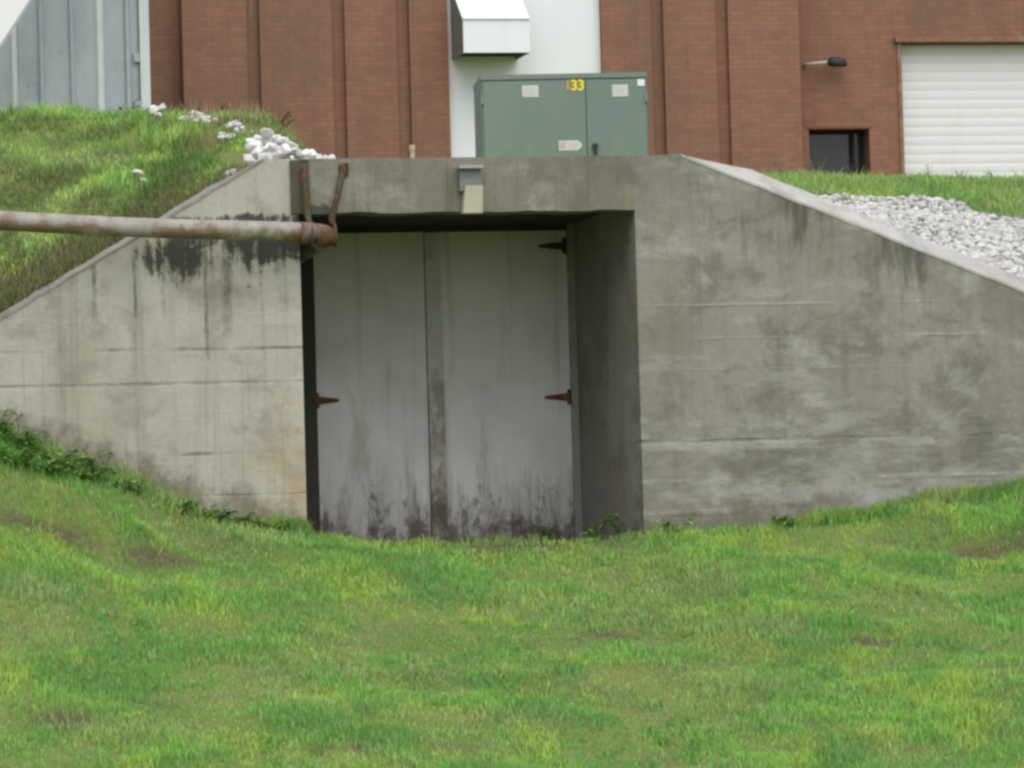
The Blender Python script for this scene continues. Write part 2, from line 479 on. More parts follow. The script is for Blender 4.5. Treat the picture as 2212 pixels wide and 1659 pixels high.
c = k.mix(k.mul(sm, .75), c, (.15, .12, .075))
ol = k.mul(k.rng(k.noise((3.0, 3.0, .6), 1, 6, .72, (5, 2, 8)), .54, .72), k.mul(k.rng(Z, 1.5, .9), k.rng(Z, .1, .5)))
c = k.mix(k.mul(ol, .6), c, (.24, .225, .16))
M_door = k.done(c, k.noise((1, 1, 1), 5, 4, .6), .15, .004)
k = N('astragal_paint', .7, .25)
X, Y, Z = k.xyz()
c = k.mix(k.rng(k.noise((1, 1, 1), 3, 5, .6), .3, .7), (.60, .60, .585), (.48, .48, .46))
w_ = k.add(k.noise((3, 3, 1.3), 1, 7, .75, (1, 1, 9)), k.mul(k.rng(Z, 1.7, .5), .22))
c = k.mix(k.mul(k.rng(w_, .56, .74), .75), c, (.20, .17, .105))
c = k.mix(k.mul(k.rng(k.add(w_, k.mul(k.rng(Z, .8, .2), .2)), .74, .95), .8), c, (.07, .06, .045))
M_astr = k.done(c, k.noise((1, 1, 1), 20, 4, .6), .2, .004)
M_dark0 = mat_plain('seam_dark', (.05, .045, .04), .9, .1, var=.3)
def strap_hinge(parent, x_pin, x_tip, z, y=1.942, mat=None):
    d = 1 if x_tip > x_pin else -1
    bm = bmesh.new()
    prism(bm, [(x_pin + d * .03, z - .03), (x_tip - d * .02, z - .012), (x_tip, z), (x_tip - d * .02, z + .012), (x_pin + d * .03, z + .03)], y - .008, y)
    box(bm, min(x_pin - d * .028, x_pin + d * .0), max(x_pin - d * .028, x_pin), y - .012, y - .002, z - .07, z + .07)
    tube(bm, [(x_pin + d * .014, y - .012, z - .055), (x_pin + d * .014, y - .012, z + .055)], .016, 10)
    for t in (.35, .7):
        xx = x_pin + (x_tip - x_pin) * t
        tube(bm, [(xx, y - .012, z), (xx, y - .002, z)], .008, 8)
    return obj('hinge', bm, mat or M_hinge, parent)
M_hinge = mat_rust('hinge_rust', (.17, .07, .035), (.075, .04, .028))
d1 = bx('door', -1.065, -.168, 1.945, 2.0, .02, 2.340, M_door, portal, .006)
d2 = bx('door', -.160, .856, 1.945, 2.0, .02, 2.340, M_door, portal, .006)
bx('astragal', -.222, -.105, 1.922, 1.9449, .03, 2.33, M_astr, d2, .003)
bx('door_seam', -.2245, -.2225, 1.935, 1.9449, .03, 2.33, M_dark0, d1)
strap_hinge(d1, -1.068, -.882, 1.11)
strap_hinge(d2, .858, .652, 1.10)
strap_hinge(d2, .848, .632, 2.225, mat=M_frame)
# wall-pack lamp on the lintel
M_fix = mat_plain('lamp_housing', (.20, .205, .20), .5, .4, var=.3)
M_fixt = mat_plain('lamp_top', (.34, .36, .35), .5, .4, var=.3)
M_lens = mat_plain('lamp_lens', (.62, .58, .47), .35, .5, var=.35, dirt=(.30, .24, .12))
lamp = bx('wall_lamp', -.345, -.195, -.075, -.002, 2.47, 2.625, M_fix, portal, .01)
lamp['label'] = 'small grey wall lamp with a cream lens on the lintel'
bx('lid', -.355, -.186, -.125, -.002, 2.626, 2.648, M_fixt, lamp, .006)
bm = bmesh.new()
v = box(bm, -.315, -.192, -.12, -.003, 2.318, 2.505)
for q in v:
    if q.co.z < 2.4 and q.co.y < -.05: q.co.y = -.075
    if q.co.z < 2.4: q.co.x += -.012 if q.co.x < -.25 else .004
obj('lens', bm, M_lens, lamp, bevel=.012)

# ---------------------------------------------------------------- the pipe with its hangers
k = N('pipe_steel', .7, .35)
n1 = k.noise((1, 1, 1), 7, 7, .7); n2 = k.noise((.6, 1, 1), 3.5, 6, .7, (4, 2, 2)); n3 = k.noise((1, 1, 1), 40, 4, .7)
nz = k.n('SeparateXYZ'); k.l(k.n('NewGeometry').outputs['Normal'], nz.inputs[0])
c = k.mix(k.rng(n1, .35, .7), (.36, .335, .295), (.245, .22, .185))
ru = k.add(k.add(k.mul(n2, .75), k.mul(n1, .35)), k.mul(k.rng(nz.outputs[2], .5, -.6), .10))
c = k.mix(k.mul(k.rng(ru, .58, .70), .85), c, (.19, .115, .055))
c = k.mix(k.mul(k.rng(ru, .70, .80), .7), c, (.16, .085, .05))
c = k.mix(k.mul(k.rng(n3, .5, .7), .25), c, (.15, .12, .09))
M_pipe = k.done(c, n1, .4, .006)
pipe = thing('steam_pipe', 'rusty grey pipe running along the wall and bending into the doorway', 'pipe', (-1.3, -.2, 2.1))
r = .067
zc = lambda x: 2.178 - (x + 1.37) * .0455
bm = bmesh.new()
yc = lambda x: -.20 + (x + 1.5) * .055
xs = np.linspace(-7.2, -1.40, 30)
tube(bm, [(x, yc(x), zc(x) + .006 * math.sin(x * 3)) for x in xs], r, 20)
obj('pipe_run', bm, M_pipe, pipe, smooth=True)
M_elb = mat_rust('elbow_rust', (.15, .085, .05), (.06, .05, .042), (.24, .22, .19), .6, 10)
bm = bmesh.new()
cx, cy = -1.40, yc(-1.40)
arc = [(cx + .11 * math.sin(a), cy + .11 * (1 - math.cos(a)), zc(cx) - .012 * a) for a in np.linspace(0, math.pi / 2, 9)]
tube(bm, arc, r * 1.06, 20)
tube(bm, [(cx - .10, yc(cx - .1), zc(cx) + .003), (cx - .01, yc(cx), zc(cx))], r * 1.17, 20)
obj('elbow', bm, M_elb, pipe, smooth=True)
bm = bmesh.new()
e = arc[-1]
tube(bm, [e, (e[0], .6, e[2] - .015), (e[0], 1.85, e[2] - .04)], r, 18)
obj('pipe_run', bm, M_pipe, pipe, smooth=True)
M_strap = mat_rust('hanger_rust', (.085, .05, .022), (.04, .036, .025), (.10, .095, .065), .6, 16)
def hanger(xt, xb, zt, zb, w):
    bm = bmesh.new()
    mtx = Matrix.Identity(4)
    a, b = Vector((xt, -.012, zt)), Vector((xb, -.10, zb))
    tube(bm, [a, a.lerp(b, .5) + Vector((0, -.01, 0)), b], w, 10)
    box(bm, xt - .035, xt + .035, -.010, -.002, zt - .06, zt + .03)
    # ring round the pipe
    ring = [(xb, yc(-1.4) + (r + .008) * math.cos(t), zc(-1.4) - .01 + (r + .008) * math.sin(t)) for t in np.linspace(math.pi * .5, math.pi * 2.5, 21)]
    tube(bm, ring, .011, 8, False)
    tube(bm, [b, ring[0]], w * .8, 8)
    return obj('hanger', bm, M_strap, pipe)
hanger(-1.432, -1.425, 2.675, 2.30, .027)
hanger(-1.150, -1.262, 2.650, 2.27, .023)
# mossy timber packer behind the first hanger
M_moss = mat_plain('old_timber', (.10, .095, .06), .9, .1, var=.6, sc=12, dirt=(.03, .035, .02))
bx('packer', -1.525, -1.452, -.03, -.0015, 2.33, 2.70, M_moss, pipe, .006)

# ---------------------------------------------------------------- brick building
k = N('brickwork', .9, .15)
br = k.n('TexBrick'); br.offset = .5
cm = k.n('CombineXYZ'); sp = k.n('SeparateXYZ'); k.l(k.pos(), sp.inputs[0])
k.l(k.add(sp.outputs[0], sp.outputs[1]), cm.inputs[0]); k.l(sp.outputs[2], cm.inputs[1])
k.l(cm.outputs[0], br.inputs['Vector'])
br.inputs['Scale'].default_value = 1.0
br.inputs['Brick Width'].default_value = .225
br.inputs['Row Height'].default_value = .075
br.inputs['Mortar Size'].default_value = .006
br.inputs['Mortar Smooth'].default_value = .3
br.inputs['Color1'].default_value = (.305, .148, .097, 1)
br.inputs['Color2'].default_value = (.255, .122, .082, 1)
br.inputs['Mortar'].default_value = (.185, .115, .085, 1)
c = k.mix(k.mul(k.rng(k.noise((1, 1, .25), .7, 6, .7), .38, .66), .65), br.outputs['Color'], (.165, .105, .078))
c = k.mix(k.mul(k.rng(k.noise((1, 1, 1), 6, 6, .75, (2, 2, 2)), .48, .75), .45), c, (.32, .165, .115))
c = k.mix(k.mul(k.rng(k.noise((3, 3, .3), 1, 5, .7, (7, 2, 2)), .55, .75), .35), c, (.09, .06, .05))
c = k.mix(k.mul(k.rng(k.noise((6, 6, .35), 1, 6, .75, (1, 5, 2)), .66, .78), .35), c, (.42, .34, .29))
M_brick = k.done(c, k.mul(br.outputs['Fac'], -1.0), .25, .010)
M_white = mat_plain('white_wall', (.78, .79, .80), .6, .3, var=.06, sc=1.5)
M_hood = mat_plain('hood_metal', (.78, .80, .81), .45, .4, var=.08, sc=2)
M_cheek_shade = mat_plain('cheek_shade_grey', (.20, .20, .195), .6, .3, var=.3)  # hood cheeks: shade on the side painted into a darker grey
M_dark = mat_plain('dark_inside', (.02, .02, .02), .8, .2, var=.2)
bld = thing('brick_building', 'red brick industrial building with white panel, roller door and recessed joints', 'building', (8, 36, 5))
YB, TOP, BOT = 35.0, 12.0, 4.6
edges = [2.62, 3.52, 4.83, 5.83, 6.60]
def bay(x0, x1, y=YB): return bx('wall_bay', x0, x1, y, YB + 1.2, BOT, TOP, M_brick, bld)
SL = .20
bay(-8, 2.56, YB + .35)
bay(2.562, 3.53); bay(3.53 + SL, 4.82); bay(4.82 + SL, 5.81); bay(5.81 + SL, 6.60)
bay(8.99, 9.76); bay(9.76 + SL, 10.78); bay(10.78 + SL, 12.10)
for x0 in (3.53, 4.82, 5.81, 9.76, 10.78):
    bx('joint_wall', x0 + .002, x0 + SL - .002, YB + .11, YB + 1.1, BOT, TOP, M_brick, bld)
bx('white_panel', 6.602, 8.988, YB + .12, YB + 1.0, BOT, TOP, M_white, bld)
# recessed wing on the right: piers and lintels round the openings
YR = YB + .6
def rw(x0, x1, z0, z1): return bx('wall_bay', x0, x1, YR, YR + 1.0, z0, z1, M_brick, bld)
rw(12.102, 12.38, BOT, TOP); rw(12.38, 13.36, 6.41, TOP); rw(12.38, 13.36, BOT, 5.45); rw(13.36, 13.90, BOT, TOP)
rw(13.90, 17.4, 7.75, TOP); rw(17.4, 26, BOT, TOP)
bx('parapet', -8, 26, YB - .06, YB + 1.7, TOP, TOP + .25, M_cope, bld)
# dark window with frame and louvre blades
M_glass = mat_plain('dark_glass', (.022, .026, .026), .15, .5, var=.3)
win = bx('window', 12.38, 13.36, YR + .34, YR + .36, 5.45, 6.41, M_glass, bld)
bx('frame', 12.38, 13.36, YR + .26, YR + .338, 6.36, 6.408, M_dark, win); bx('frame', 13.14, 13.19, YR + .26, YR + .338, 5.45, 6.36, M_dark, win)
M_redl = mat_rust('red_lintel', (.25, .07, .045), (.16, .06, .04), None)
bx('window_lintel', 12.33, 13.42, YR - .004, YR + .1, 6.411, 6.44, M_redl, bld)
# roller door, slat by slat
M_slat = mat_plain('roller_white', (.74, .735, .72), .5, .35, var=.08, sc=1.2)
rd = thing_p = bpy.data.objects.new('roller_door', None); link(rd, bld); rd.location = (0, 0, 0)
bm = bmesh.new(); pz = .1435
prof = []
for i in range(9):
    t = i / 8; prof.append((-.0055 * math.sin(math.pi * t) ** .8, t * pz * .99))
va = [bm.verts.new((0, y, z)) for y, z in prof] + [bm.verts.new((0, .02, pz * .99)), bm.verts.new((0, .02, 0))]
vb = [bm.verts.new((3.48, q.co.y, q.co.z)) for q in va]
bm.faces.new(va); bm.faces.new(vb[::-1])
for i in range(len(va)): bm.faces.new((va[i], va[(i + 1) % len(va)], vb[(i + 1) % len(va)], vb[i]))
bmesh.ops.recalc_face_normals(bm, faces=bm.faces)
slat_me = bpy.data.meshes.new('slat'); bm.to_mesh(slat_me); bm.free(); slat_me.materials.append(M_slat)
for i in range(19):
    o = bpy.data.objects.new('slat', slat_me); link(o, rd)
    o.location = (13.91, YR + .22, 7.74 - pz * (i + 1))
bx('backing', 13.9, 17.4, YR + .245, YR + .3, BOT, 7.749, M_dark, rd)
M_jamb = mat_rust('jamb_rust', (.26, .13, .09), (.19, .10, .075), (.33, .28, .25), .5, 8)
bx('door_lintel', 13.80, 17.5, YR - .10, YR + .08, 7.752, 7.825, M_jamb, bld)
bx('door_jamb', 13.845, 13.905, YR - .03, YR + .2, BOT, 7.751, M_jamb, bld)
# vent hood: sloping top, upright front, open underneath
bm = bmesh.new()
yw, yf = YB + .118, YB - .80
sec = [(yw, 8.62), (yf, 7.965), (yf, 7.455), (yf + .03, 7.455), (yf + .03, 7.94), (yw, 8.58)]
a = [bm.verts.new((6.675, y, z)) for y, z in sec]; b = [bm.verts.new((7.695, y, z)) for y, z in sec]
for i in range(len(sec)): bm.faces.new((a[i], a[(i + 1) % 6], b[(i + 1) % 6], b[i]))
bm.faces.new(a); bm.faces.new(b[::-1])
hood = obj('vent_hood', bm, M_hood, bld)
for x in (6.673, 7.667):
    bm = bmesh.new()
    side = [(yw, 8.58), (yf + .03, 7.94), (yf + .03, 7.455), (yw, 7.455)]
    a = [bm.verts.new((x, y, z)) for y, z in side]; b = [bm.verts.new((x + .03, y, z)) for y, z in side]
    for i in range(4): bm.faces.new((a[i], a[(i + 1) % 4], b[(i + 1) % 4], b[i]))
    bm.faces.new(a); bm.faces.new(b[::-1])
    obj('cheek', bm, M_cheek_shade, hood)
hood['label'] = 'white sheet metal vent hood with an open dark underside'
bx('screen', 6.71, 7.66, yf + .06, yw - .01, 7.50, 7.52, M_dark, hood)
bx('drip_edge', 6.67, 7.70, yf - .025, yf - .001, 7.955, 7.975, M_hood, hood, .003)
# lamp on a short arm
M_arm = mat_plain('arm_pale', (.45, .42, .38), .5, .4, var=.3)
M_head = mat_plain('lamp_head_dark', (.035, .032, .035), .6, .3, var=.3)
bm = bmesh.new()
tube(bm, [(12.33, YR - .02, 7.40), (12.36, YR - .12, 7.405), (12.72, YR - .20, 7.43)], .026, 10)
arm = obj('lamp_arm', bm, M_arm, bld, smooth=True)
bm = bmesh.new()
tube(bm, [(12.66, YR - .20, 7.435), (12.72, YR - .20, 7.43), (12.82, YR - .20, 7.41), (12.93, YR - .20, 7.39), (12.97, YR - .20, 7.385)], [.04, .085, .10, .085, .03], 14)
for q in bm.verts:
    if q.co.z < 7.36: q.co.z = 7.36
obj('lamp_head', bm, M_head, arm, smooth=True)

# ---------------------------------------------------------------- metal enclosure beside the building
k = N('sheet_metal', .5, .4, .1)
n1 = k.noise((2, 2, .7), 1.6, 6, .7); n2 = k.noise((1, 1, 1), 5, 6, .75, (3, 3, 3))
c = k.mix(k.rng(n1, .35, .68), (.40, .43, .45), (.33, .355, .38))
c = k.mix(k.mul(k.rng(n2, .55, .72), .5), c, (.47, .43, .43))
c = k.mix(k.mul(k.rng(k.noise((1, 1, 1), 3.4, 6, .8, (8, 8, 1)), .60, .70), .6), c, (.16, .27, .29))
M_sheet = k.done(c, n2, .2, .004)
M_rib = mat_plain('sheet_rib', (.36, .41, .43), .5, .4, var=.45, sc=4, dirt=(.14, .24, .26))
M_post = mat_plain('pale_post', (.60, .63, .62), .5, .4, var=.3, sc=5, dirt=(.20, .33, .34))
enc = thing('metal_enclosure', 'pale blue-grey corrugated metal sheet enclosure beside the brick wall', 'enclosure', (0, 31.5, 4.9))
YE = 31.5
xr = [-2.35, -1.92, -1.49, -1.10, -.72, -.30, .085, .515, .905, 1.30, 1.462]
for x0, x1 in zip(xr, xr[1:]):
    bx('panel', x0 + .012, x1 - .012, YE + rng.uniform(0, .015), YE + .05, 4.5, 9.6, M_sheet, enc)
for x in xr[:-1]:
    bm = bmesh.new()
    w = .045 if abs(x - .905) > .1 else .06
    vv = box(bm, x - w, x + w, YE - .045, YE - .001, 4.5, 9.6)
    for q in vv:
        if q.co.y < YE - .02: q.co.x = x + (q.co.x - x) * .5
    obj('rib', bm, M_post if abs(x - .905) < .1 or abs(x + .30) < .05 else M_rib, enc)
bx('corner_post', 1.465, 1.60, YE - .08, YE + .12, 4.5, 9.7, M_post, enc, .012)
bx('side_panel', 1.50, 1.56, YE + .122, YB + .34, 4.5, 9.6, M_sheet, enc)
for z in (7.02, 6.35): bx('bracket', 1.38, 1.463, YE - .06, YE - .002, z, z + .12, M_rib, enc)
# white chute crossing the corner
M_chute = mat_plain('chute_white', (.80, .80, .79), .5, .35, var=.06, sc=2)
ch = bmesh.new()
dx, dz = .406, .603; L = math.hypot(dx, dz); dx /= L; dz /= L
nxx, nzz = -dz, dx                                  # upward-left of the slope
p0 = Vector((-.635 - dx * 5.2, 0, 7.104 - dz * 4.2)); p1 = Vector((-.635 + dx * 3.4, 0, 7.104 + dz * 3.4))
p0 = Vector((-.635 - dx * 3.2, 0, 7.104 - dz * 3.2))
prism(ch, [(p0.x, p0.z), (p1.x, p1.z), (p1.x + nxx * .8, p1.z + nzz * .8), (p0.x + nxx * .8, p0.z + nzz * .8)], 29.6, 30.1)
chute = obj('metal_chute', ch, M_chute, bevel=.015)
tag(chute, 'bright white sloping metal chute crossing in front of the corrugated sheets', 'chute')
bm = bmesh.new()
prism(bm, [(p0.x, p0.z), (p1.x, p1.z), (p1.x + nxx * -.035, p1.z + nzz * -.035), (p0.x + nxx * -.035, p0.z + nzz * -.035)], 29.58, 30.12)
obj('flange', bm, M_rib, chute)

# ---------------------------------------------------------------- transformer cabinet
k = N('transformer_green', .55, .35)
n1 = k.noise((1, 1, .4), 2.0, 5, .65); n2 = k.noise((1, 1, 1), 16, 5, .7)
c = k.mix(k.rng(n1, .35, .7), (.165, .225, .185), (.19, .235, .20))
c = k.mix(k.mul(k.rng(n2, .5, .75), .2), c, (.10, .14, .115))
M_green = k.done(c, n2, .06, .003)
tr = bpy.data.objects.new('transformer_cabinet', None); S.collection.objects.link(tr)
tag(tr, 'green padmount transformer cabinet with yellow number standing above the doorway', 'transformer')
TW, TD, TH = 1.625, .95, 1.22
tr.location = (2.315, 11.95, 3.415); tr.rotation_euler = (0, 0, -math.radians(7.2))
bpy.context.view_layer.update()
def tp(name, x0, x1, y0, y1, z0, z1, mat, parent=tr, bevel=.0):
    bm = bmesh.new(); box(bm, x0, x1, y0, y1, z0, z1)
    o = obj(name, bm, mat, None, bevel=bevel)
    o.parent = parent
    return o
tp('pad', -.12, TW + .12, -.12, TD + .12, -.25, .0, M_lintel, bevel=.01)
tp('body', 0, TW, .022, TD, .001, TH - .06, M_green, bevel=.012)
tp('roof', -.003, TW + .003, .003, TD + .01, TH - .058, TH - .01, M_green, bevel=.012)
td1 = tp('door', .018, 1.018, 0, .0215, .05, TH - .075, M_green, bevel=.005)
td2 = tp('door', 1.028, TW - .018, 0, .0215, .05, TH - .075, M_green, bevel=.005)
for hz in (.22, .92):
    tp('hinge', -.006, .024, -.012, .021, hz, hz + .09, M_green, td1); tp('hinge', TW - .024, TW + .006, -.012, .021, hz, hz + .09, M_green, td2)
M_lab = mat_plain('label_paper', (.62, .62, .58), .6, .2, var=.2, sc=20, dirt=(.3, .3, .28))
M_sq = mat_plain('tag_white', (.80, .80, .80), .5, .2, var=.05)
M_yel = mat_plain('number_yellow', (.90, .68, .04), .6, .2, var=.1)
M_ora = mat_plain('number_faded', (.62, .34, .03), .6, .2, var=.3)
M_txt = mat_plain('label_ink', (.42, .42, .42), .6, .2, var=.1)
M_redl2 = mat_plain('label_red', (.55, .42, .42), .6, .2, var=.1)
tp('label', .40, .56, -.004, -.0005, .985, 1.10, M_lab, td1)
tp('label', 1.285, 1.44, -.004, -.0005, .975, 1.09, M_lab, td2)
tp('tag', 1.535, 1.605, -.005, -.0005, 1.075, 1.14, M_sq, td2)
for i in range(4):
    tp('print_line', .415, .545 - .03 * (i % 2), -.0048, -.0042, 1.005 + i * .022, 1.010 + i * .022, M_txt, td1)
    tp('print_line', 1.30, 1.425 - .03 * (i % 2), -.0048, -.0042, .995 + i * .022, 1.000 + i * .022, M_txt, td2)
bm = bmesh.new()
prism(bm, [(.745, .455), (.93, .455), (.962, .48), (.972, .505), (.962, .53), (.93, .552), (.745, .552)], -.004, -.0005)
wl = obj('warning_label', bm, M_lab); wl.parent = td1
tp('warning_block', .755, .815, -.0048, -.0042, .47, .54, M_redl2, td1)
for i in range(3): tp('print_line', .83, .935, -.0048, -.0042, .478 + i * .022, .484 + i * .022, M_txt, td1)
def digits(txt, x, z, size, mat, name):
    cu = bpy.data.curves.new(name, 'FONT'); cu.body = txt; cu.size = size; cu.extrude = .001; cu.offset = .004
    cu.space_character = .95
    tmp = bpy.data.objects.new(name, cu); S.collection.objects.link(tmp)
    dg = bpy.context.evaluated_depsgraph_get()
    me = bpy.data.meshes.new_from_object(tmp.evaluated_get(dg))
    bpy.data.objects.remove(tmp)
    me.materials.clear(); me.materials.append(mat)
    o = bpy.data.objects.new(name, me); S.collection.objects.link(o)
    o.parent = td1; o.rotation_euler = (math.pi / 2, 0, 0); o.location = (x, -.004, z)
    return o
digits('1', .815, 1.05, .135, M_ora, 'number')
digits('33', .875, 1.045, .145, M_yel, 'number')
bm = bmesh.new()
tube(bm, [(1.10, .0, .49), (1.10, -.035, .49)], .03, 12); box(bm, 1.085, 1.115, -.05, -.036, .40, .51)
lk = obj('handle', bm, M_head); lk.parent = td2

# tan stub post behind the slab
bm = bmesh.new()
tube(bm, [(.10, 4.0, 2.7), (.10, 4.0, 3.14)], .019, 10)
tube(bm, [(.10, 4.0, 3.141), (.10, 4.0, 3.185)], .024, 10)
tag(obj('stub_post', bm, mat_plain('tan_post', (.50, .40, .26), .7, .2, var=.2)), 'short tan stub post standing behind the concrete roof edge', 'post')

# ---------------------------------------------------------------- crumpled white sheet and scraps
k = N('white_plastic', .55, .35)
n1 = k.noise((1, 1, 1), 9, 5, .6)
M_plas = k.done(k.mix(k.mul(k.rng(n1, .5, .75), .25), (.74, .74, .72), (.50, .50, .48)), n1, .25, .01)
k.b.inputs['Subsurface Weight'].default_value = 0.0
M_rub = mat_plain('white_limestone', (.70, .695, .67), .9, .15, var=.45, sc=16, dirt=(.42, .39, .33), bump=.5)
rr = random.Random(5)
def rubble_mesh(seed):
    q = random.Random(seed); bm = bmesh.new()
    for i in range(16):
        d = Vector((q.gauss(0, 1), q.gauss(0, 1), q.gauss(0, 1))).normalized() * q.uniform(.75, 1.0)
        bm.verts.new(d)
    res = bmesh.ops.convex_hull(bm, input=bm.verts)
    bmesh.ops.delete(bm, geom=[v for v in bm.verts if not v.link_faces], context='VERTS')
    bmesh.ops.bevel(bm, geom=bm.edges[:], offset=.05, segments=1, affect='EDGES')
    bmesh.ops.recalc_face_normals(bm, faces=bm.faces)
    me = bpy.data.meshes.new('rubble_stone'); bm.to_mesh(me); bm.free(); me.materials.append(M_rub)
    return me
RUB = [rubble_mesh(i) for i in range(9)]
def stone(x, y, z, sx, sz, label, group, tilt=.4):
    o = bpy.data.objects.new('rubble_stone', rr.choice(RUB)); S.collection.objects.link(o)
    o.location = (x, y, z); o.scale = (sx, sx * rr.uniform(.7, 1.1), sz)
    o.rotation_euler = (rr.uniform(-tilt, tilt), rr.uniform(-tilt, tilt), rr.uniform(0, 6.28))
    tag(o, label, 'stone', group)
HL = 'white broken stone in the rubble heap on the corner of the concrete roof'
for i in range(44):
    t = (i % 22 + rr.random()) / 22
    x = -1.69 + .54 * t; top = .30 * (1 - t) ** .75 * min(1, .62 + t * 2)
    lev = i // 22
    y = .40 + .34 * lev + rr.uniform(-.05, .05)
    sx = rr.uniform(.045, .085) * (1 - .35 * t)
    h_ = max(0, top * ((.25, .85)[lev] + rr.uniform(-.2, .15)) - sx * .3)
    stone(x, y, 2.745 + h_, sx, sx * rr.uniform(.6, .9), HL, 'rubble heap on the roof corner')
for i in range(14):                                  # lower courses that carry the heap
    sx = rr.uniform(.07, .10); t = i / 14
    stone(-1.70 + .36 * t, .70 + rr.uniform(-.1, .1), 2.76 + .10 * (1 - t) * (i % 2), sx, sx * .8, HL, 'rubble heap on the roof corner')
for (x, y, n, lb, sp) in ((-1.74, 5.13, 4, 'flat white stone bedded in grass nearest the pale corner post', .07), (-1.53, 4.89, 5, 'white stone in the widest patch of rubble on the grass crest', .09), (-1.42, 4.7, 7, 'white stone near the right end of the crest rubble patch', .10),
                      (-1.29, 4.25, 4, 'white stone in the rubble trail between crest patch and heap', .06), (-1.19, 4.0, 5, 'white stone just uphill of the rubble heap', .07), (-1.40, 3.93, 3, 'dull stone half buried in the grass below the crest', .05), (-2.26, 2.47, 2, 'pale stone lying low on the bank above the pipe', .10)):
    for i in range(n):
        xx, yy = x + rr.uniform(-sp, sp), y + rr.uniform(-.15, .15); sx = rr.uniform(.03, .055)
        stone(xx, yy, float(height(np.array([xx]), np.array([yy]))[0]) + .055, sx * 1.25, sx * .7, lb, 'stones strewn on the bank')
bm = bmesh.new()
bmesh.ops.create_icosphere(bm, subdivisions=3, radius=1)
for q in bm.verts:
    n_ = q.co.copy(); q.co = n_ * (1 + .5 * (float(fbm(n_.x * 1.6 + 5, n_.y * 1.6 + n_.z, 31, 3)) - .5))
    q.co = Vector((q.co.x * .085, q.co.y * .07, q.co.z * .06))
rock = obj('rock', bm, mat_plain('pale_rock', (.40, .40, .37), .9, .2, var=.5, sc=20), smooth=True)
rock.location = (-1.83, .48, float(height(np.array([-1.83]), np.array([.48]))[0]) + .02)
tag(rock, 'pale grey rock beside the top of the sloping coping', 'rock')

# ---------------------------------------------------------------- gravel
k = N('gravel_stone', .9, .2)
at_ = k.n('Attribute'); at_.attribute_name = 'Col'
M_grav = k.done(k.mix(k.mul(k.rng(k.noise((1, 1, 1), 30, 4, .7), .4, .7), .35), at_.outputs['Color'], (.25, .24, .21)), None)
bm = bmesh.new(); bmesh.ops.create_icosphere(bm, subdivisions=1, radius=1)
iv = np.array([q.co[:] for q in bm.verts]); bm.verts.index_update()
if_ = np.array([[q.index for q in f.verts] for f in bm.faces]); bm.free()
def gravel_mask(x, y):
    xs = x - .208 * y
    n = fbm(x * 1.6, y * 1.6, 41, 3)
    return (xs > 2.15 + .9 * (n - .5)) & (y > .34) & (y < 6.1 + 2.2 * (n - .5) - 1.0 * sstep(3.2, 2.1, xs))
NG = 30000
px = rng.uniform(2.2, 7.7, 70000); py = rng.uniform(.32, 7.2, 70000)
ok = gravel_mask(px, py); px, py = px[ok][:NG], py[ok][:NG]
pz_ = height(px, py)
n_ = len(px)
sz = rng.uniform(.010, .031, n_) * (1 + (rng.random(n_) > .9) * .6)
ang = rng.uniform(0, 6.28, n_)
sc3 = np.stack([sz * rng.uniform(.8, 1.4, n_), sz * rng.uniform(.7, 1.2, n_), sz * rng.uniform(.5, .9, n_)], 1)
jit = 1 + .45 * (rng.random((n_, len(iv))) - .5)
V = iv[None] * jit[..., None] * sc3[:, None]
ca, sa = np.cos(ang)[:, None], np.sin(ang)[:, None]
V = np.stack([V[..., 0] * ca - V[..., 1] * sa, V[..., 0] * sa + V[..., 1] * ca, V[..., 2]], -1)
V += np.stack([px, py, pz_ + sz * .25], 1)[:, None]
tone = rng.uniform(.40, .68, n_)[:, None] * np.array([[1.0, .985, .94]])
tone[rng.random(n_) > .88] *= .55
col = np.repeat(tone, len(iv), 0)
Fg = (if_[None] + (np.arange(n_) * len(iv))[:, None, None]).reshape(-1, 3)
gv = npmesh('gravel', V.reshape(-1, 3), Fg, M_grav, col=col)
gv['kind'] = 'stuff'; gv['label'] = 'pale crushed limestone gravel on the slope behind the wing wall'; gv['category'] = 'gravel'

# ---------------------------------------------------------------- grass
k = N('grass_blades', .75, .15)
at_ = k.n('Attribute'); at_.attribute_name = 'Col'
k.l(at_.outputs['Color'], k.b.inputs['Base Color'])
tl = k.n('BsdfTranslucent'); k.l(at_.outputs['Color'], tl.inputs['Color'])
mx = k.n('MixShader'); mx.inputs[0].default_value = .30
k.l(k.b.outputs[0], mx.inputs[1]); k.l(tl.outputs[0], mx.inputs[2])
k.l(mx.outputs[0], k.t.nodes['Material Output'].inputs['Surface'])
M_grass = k.m

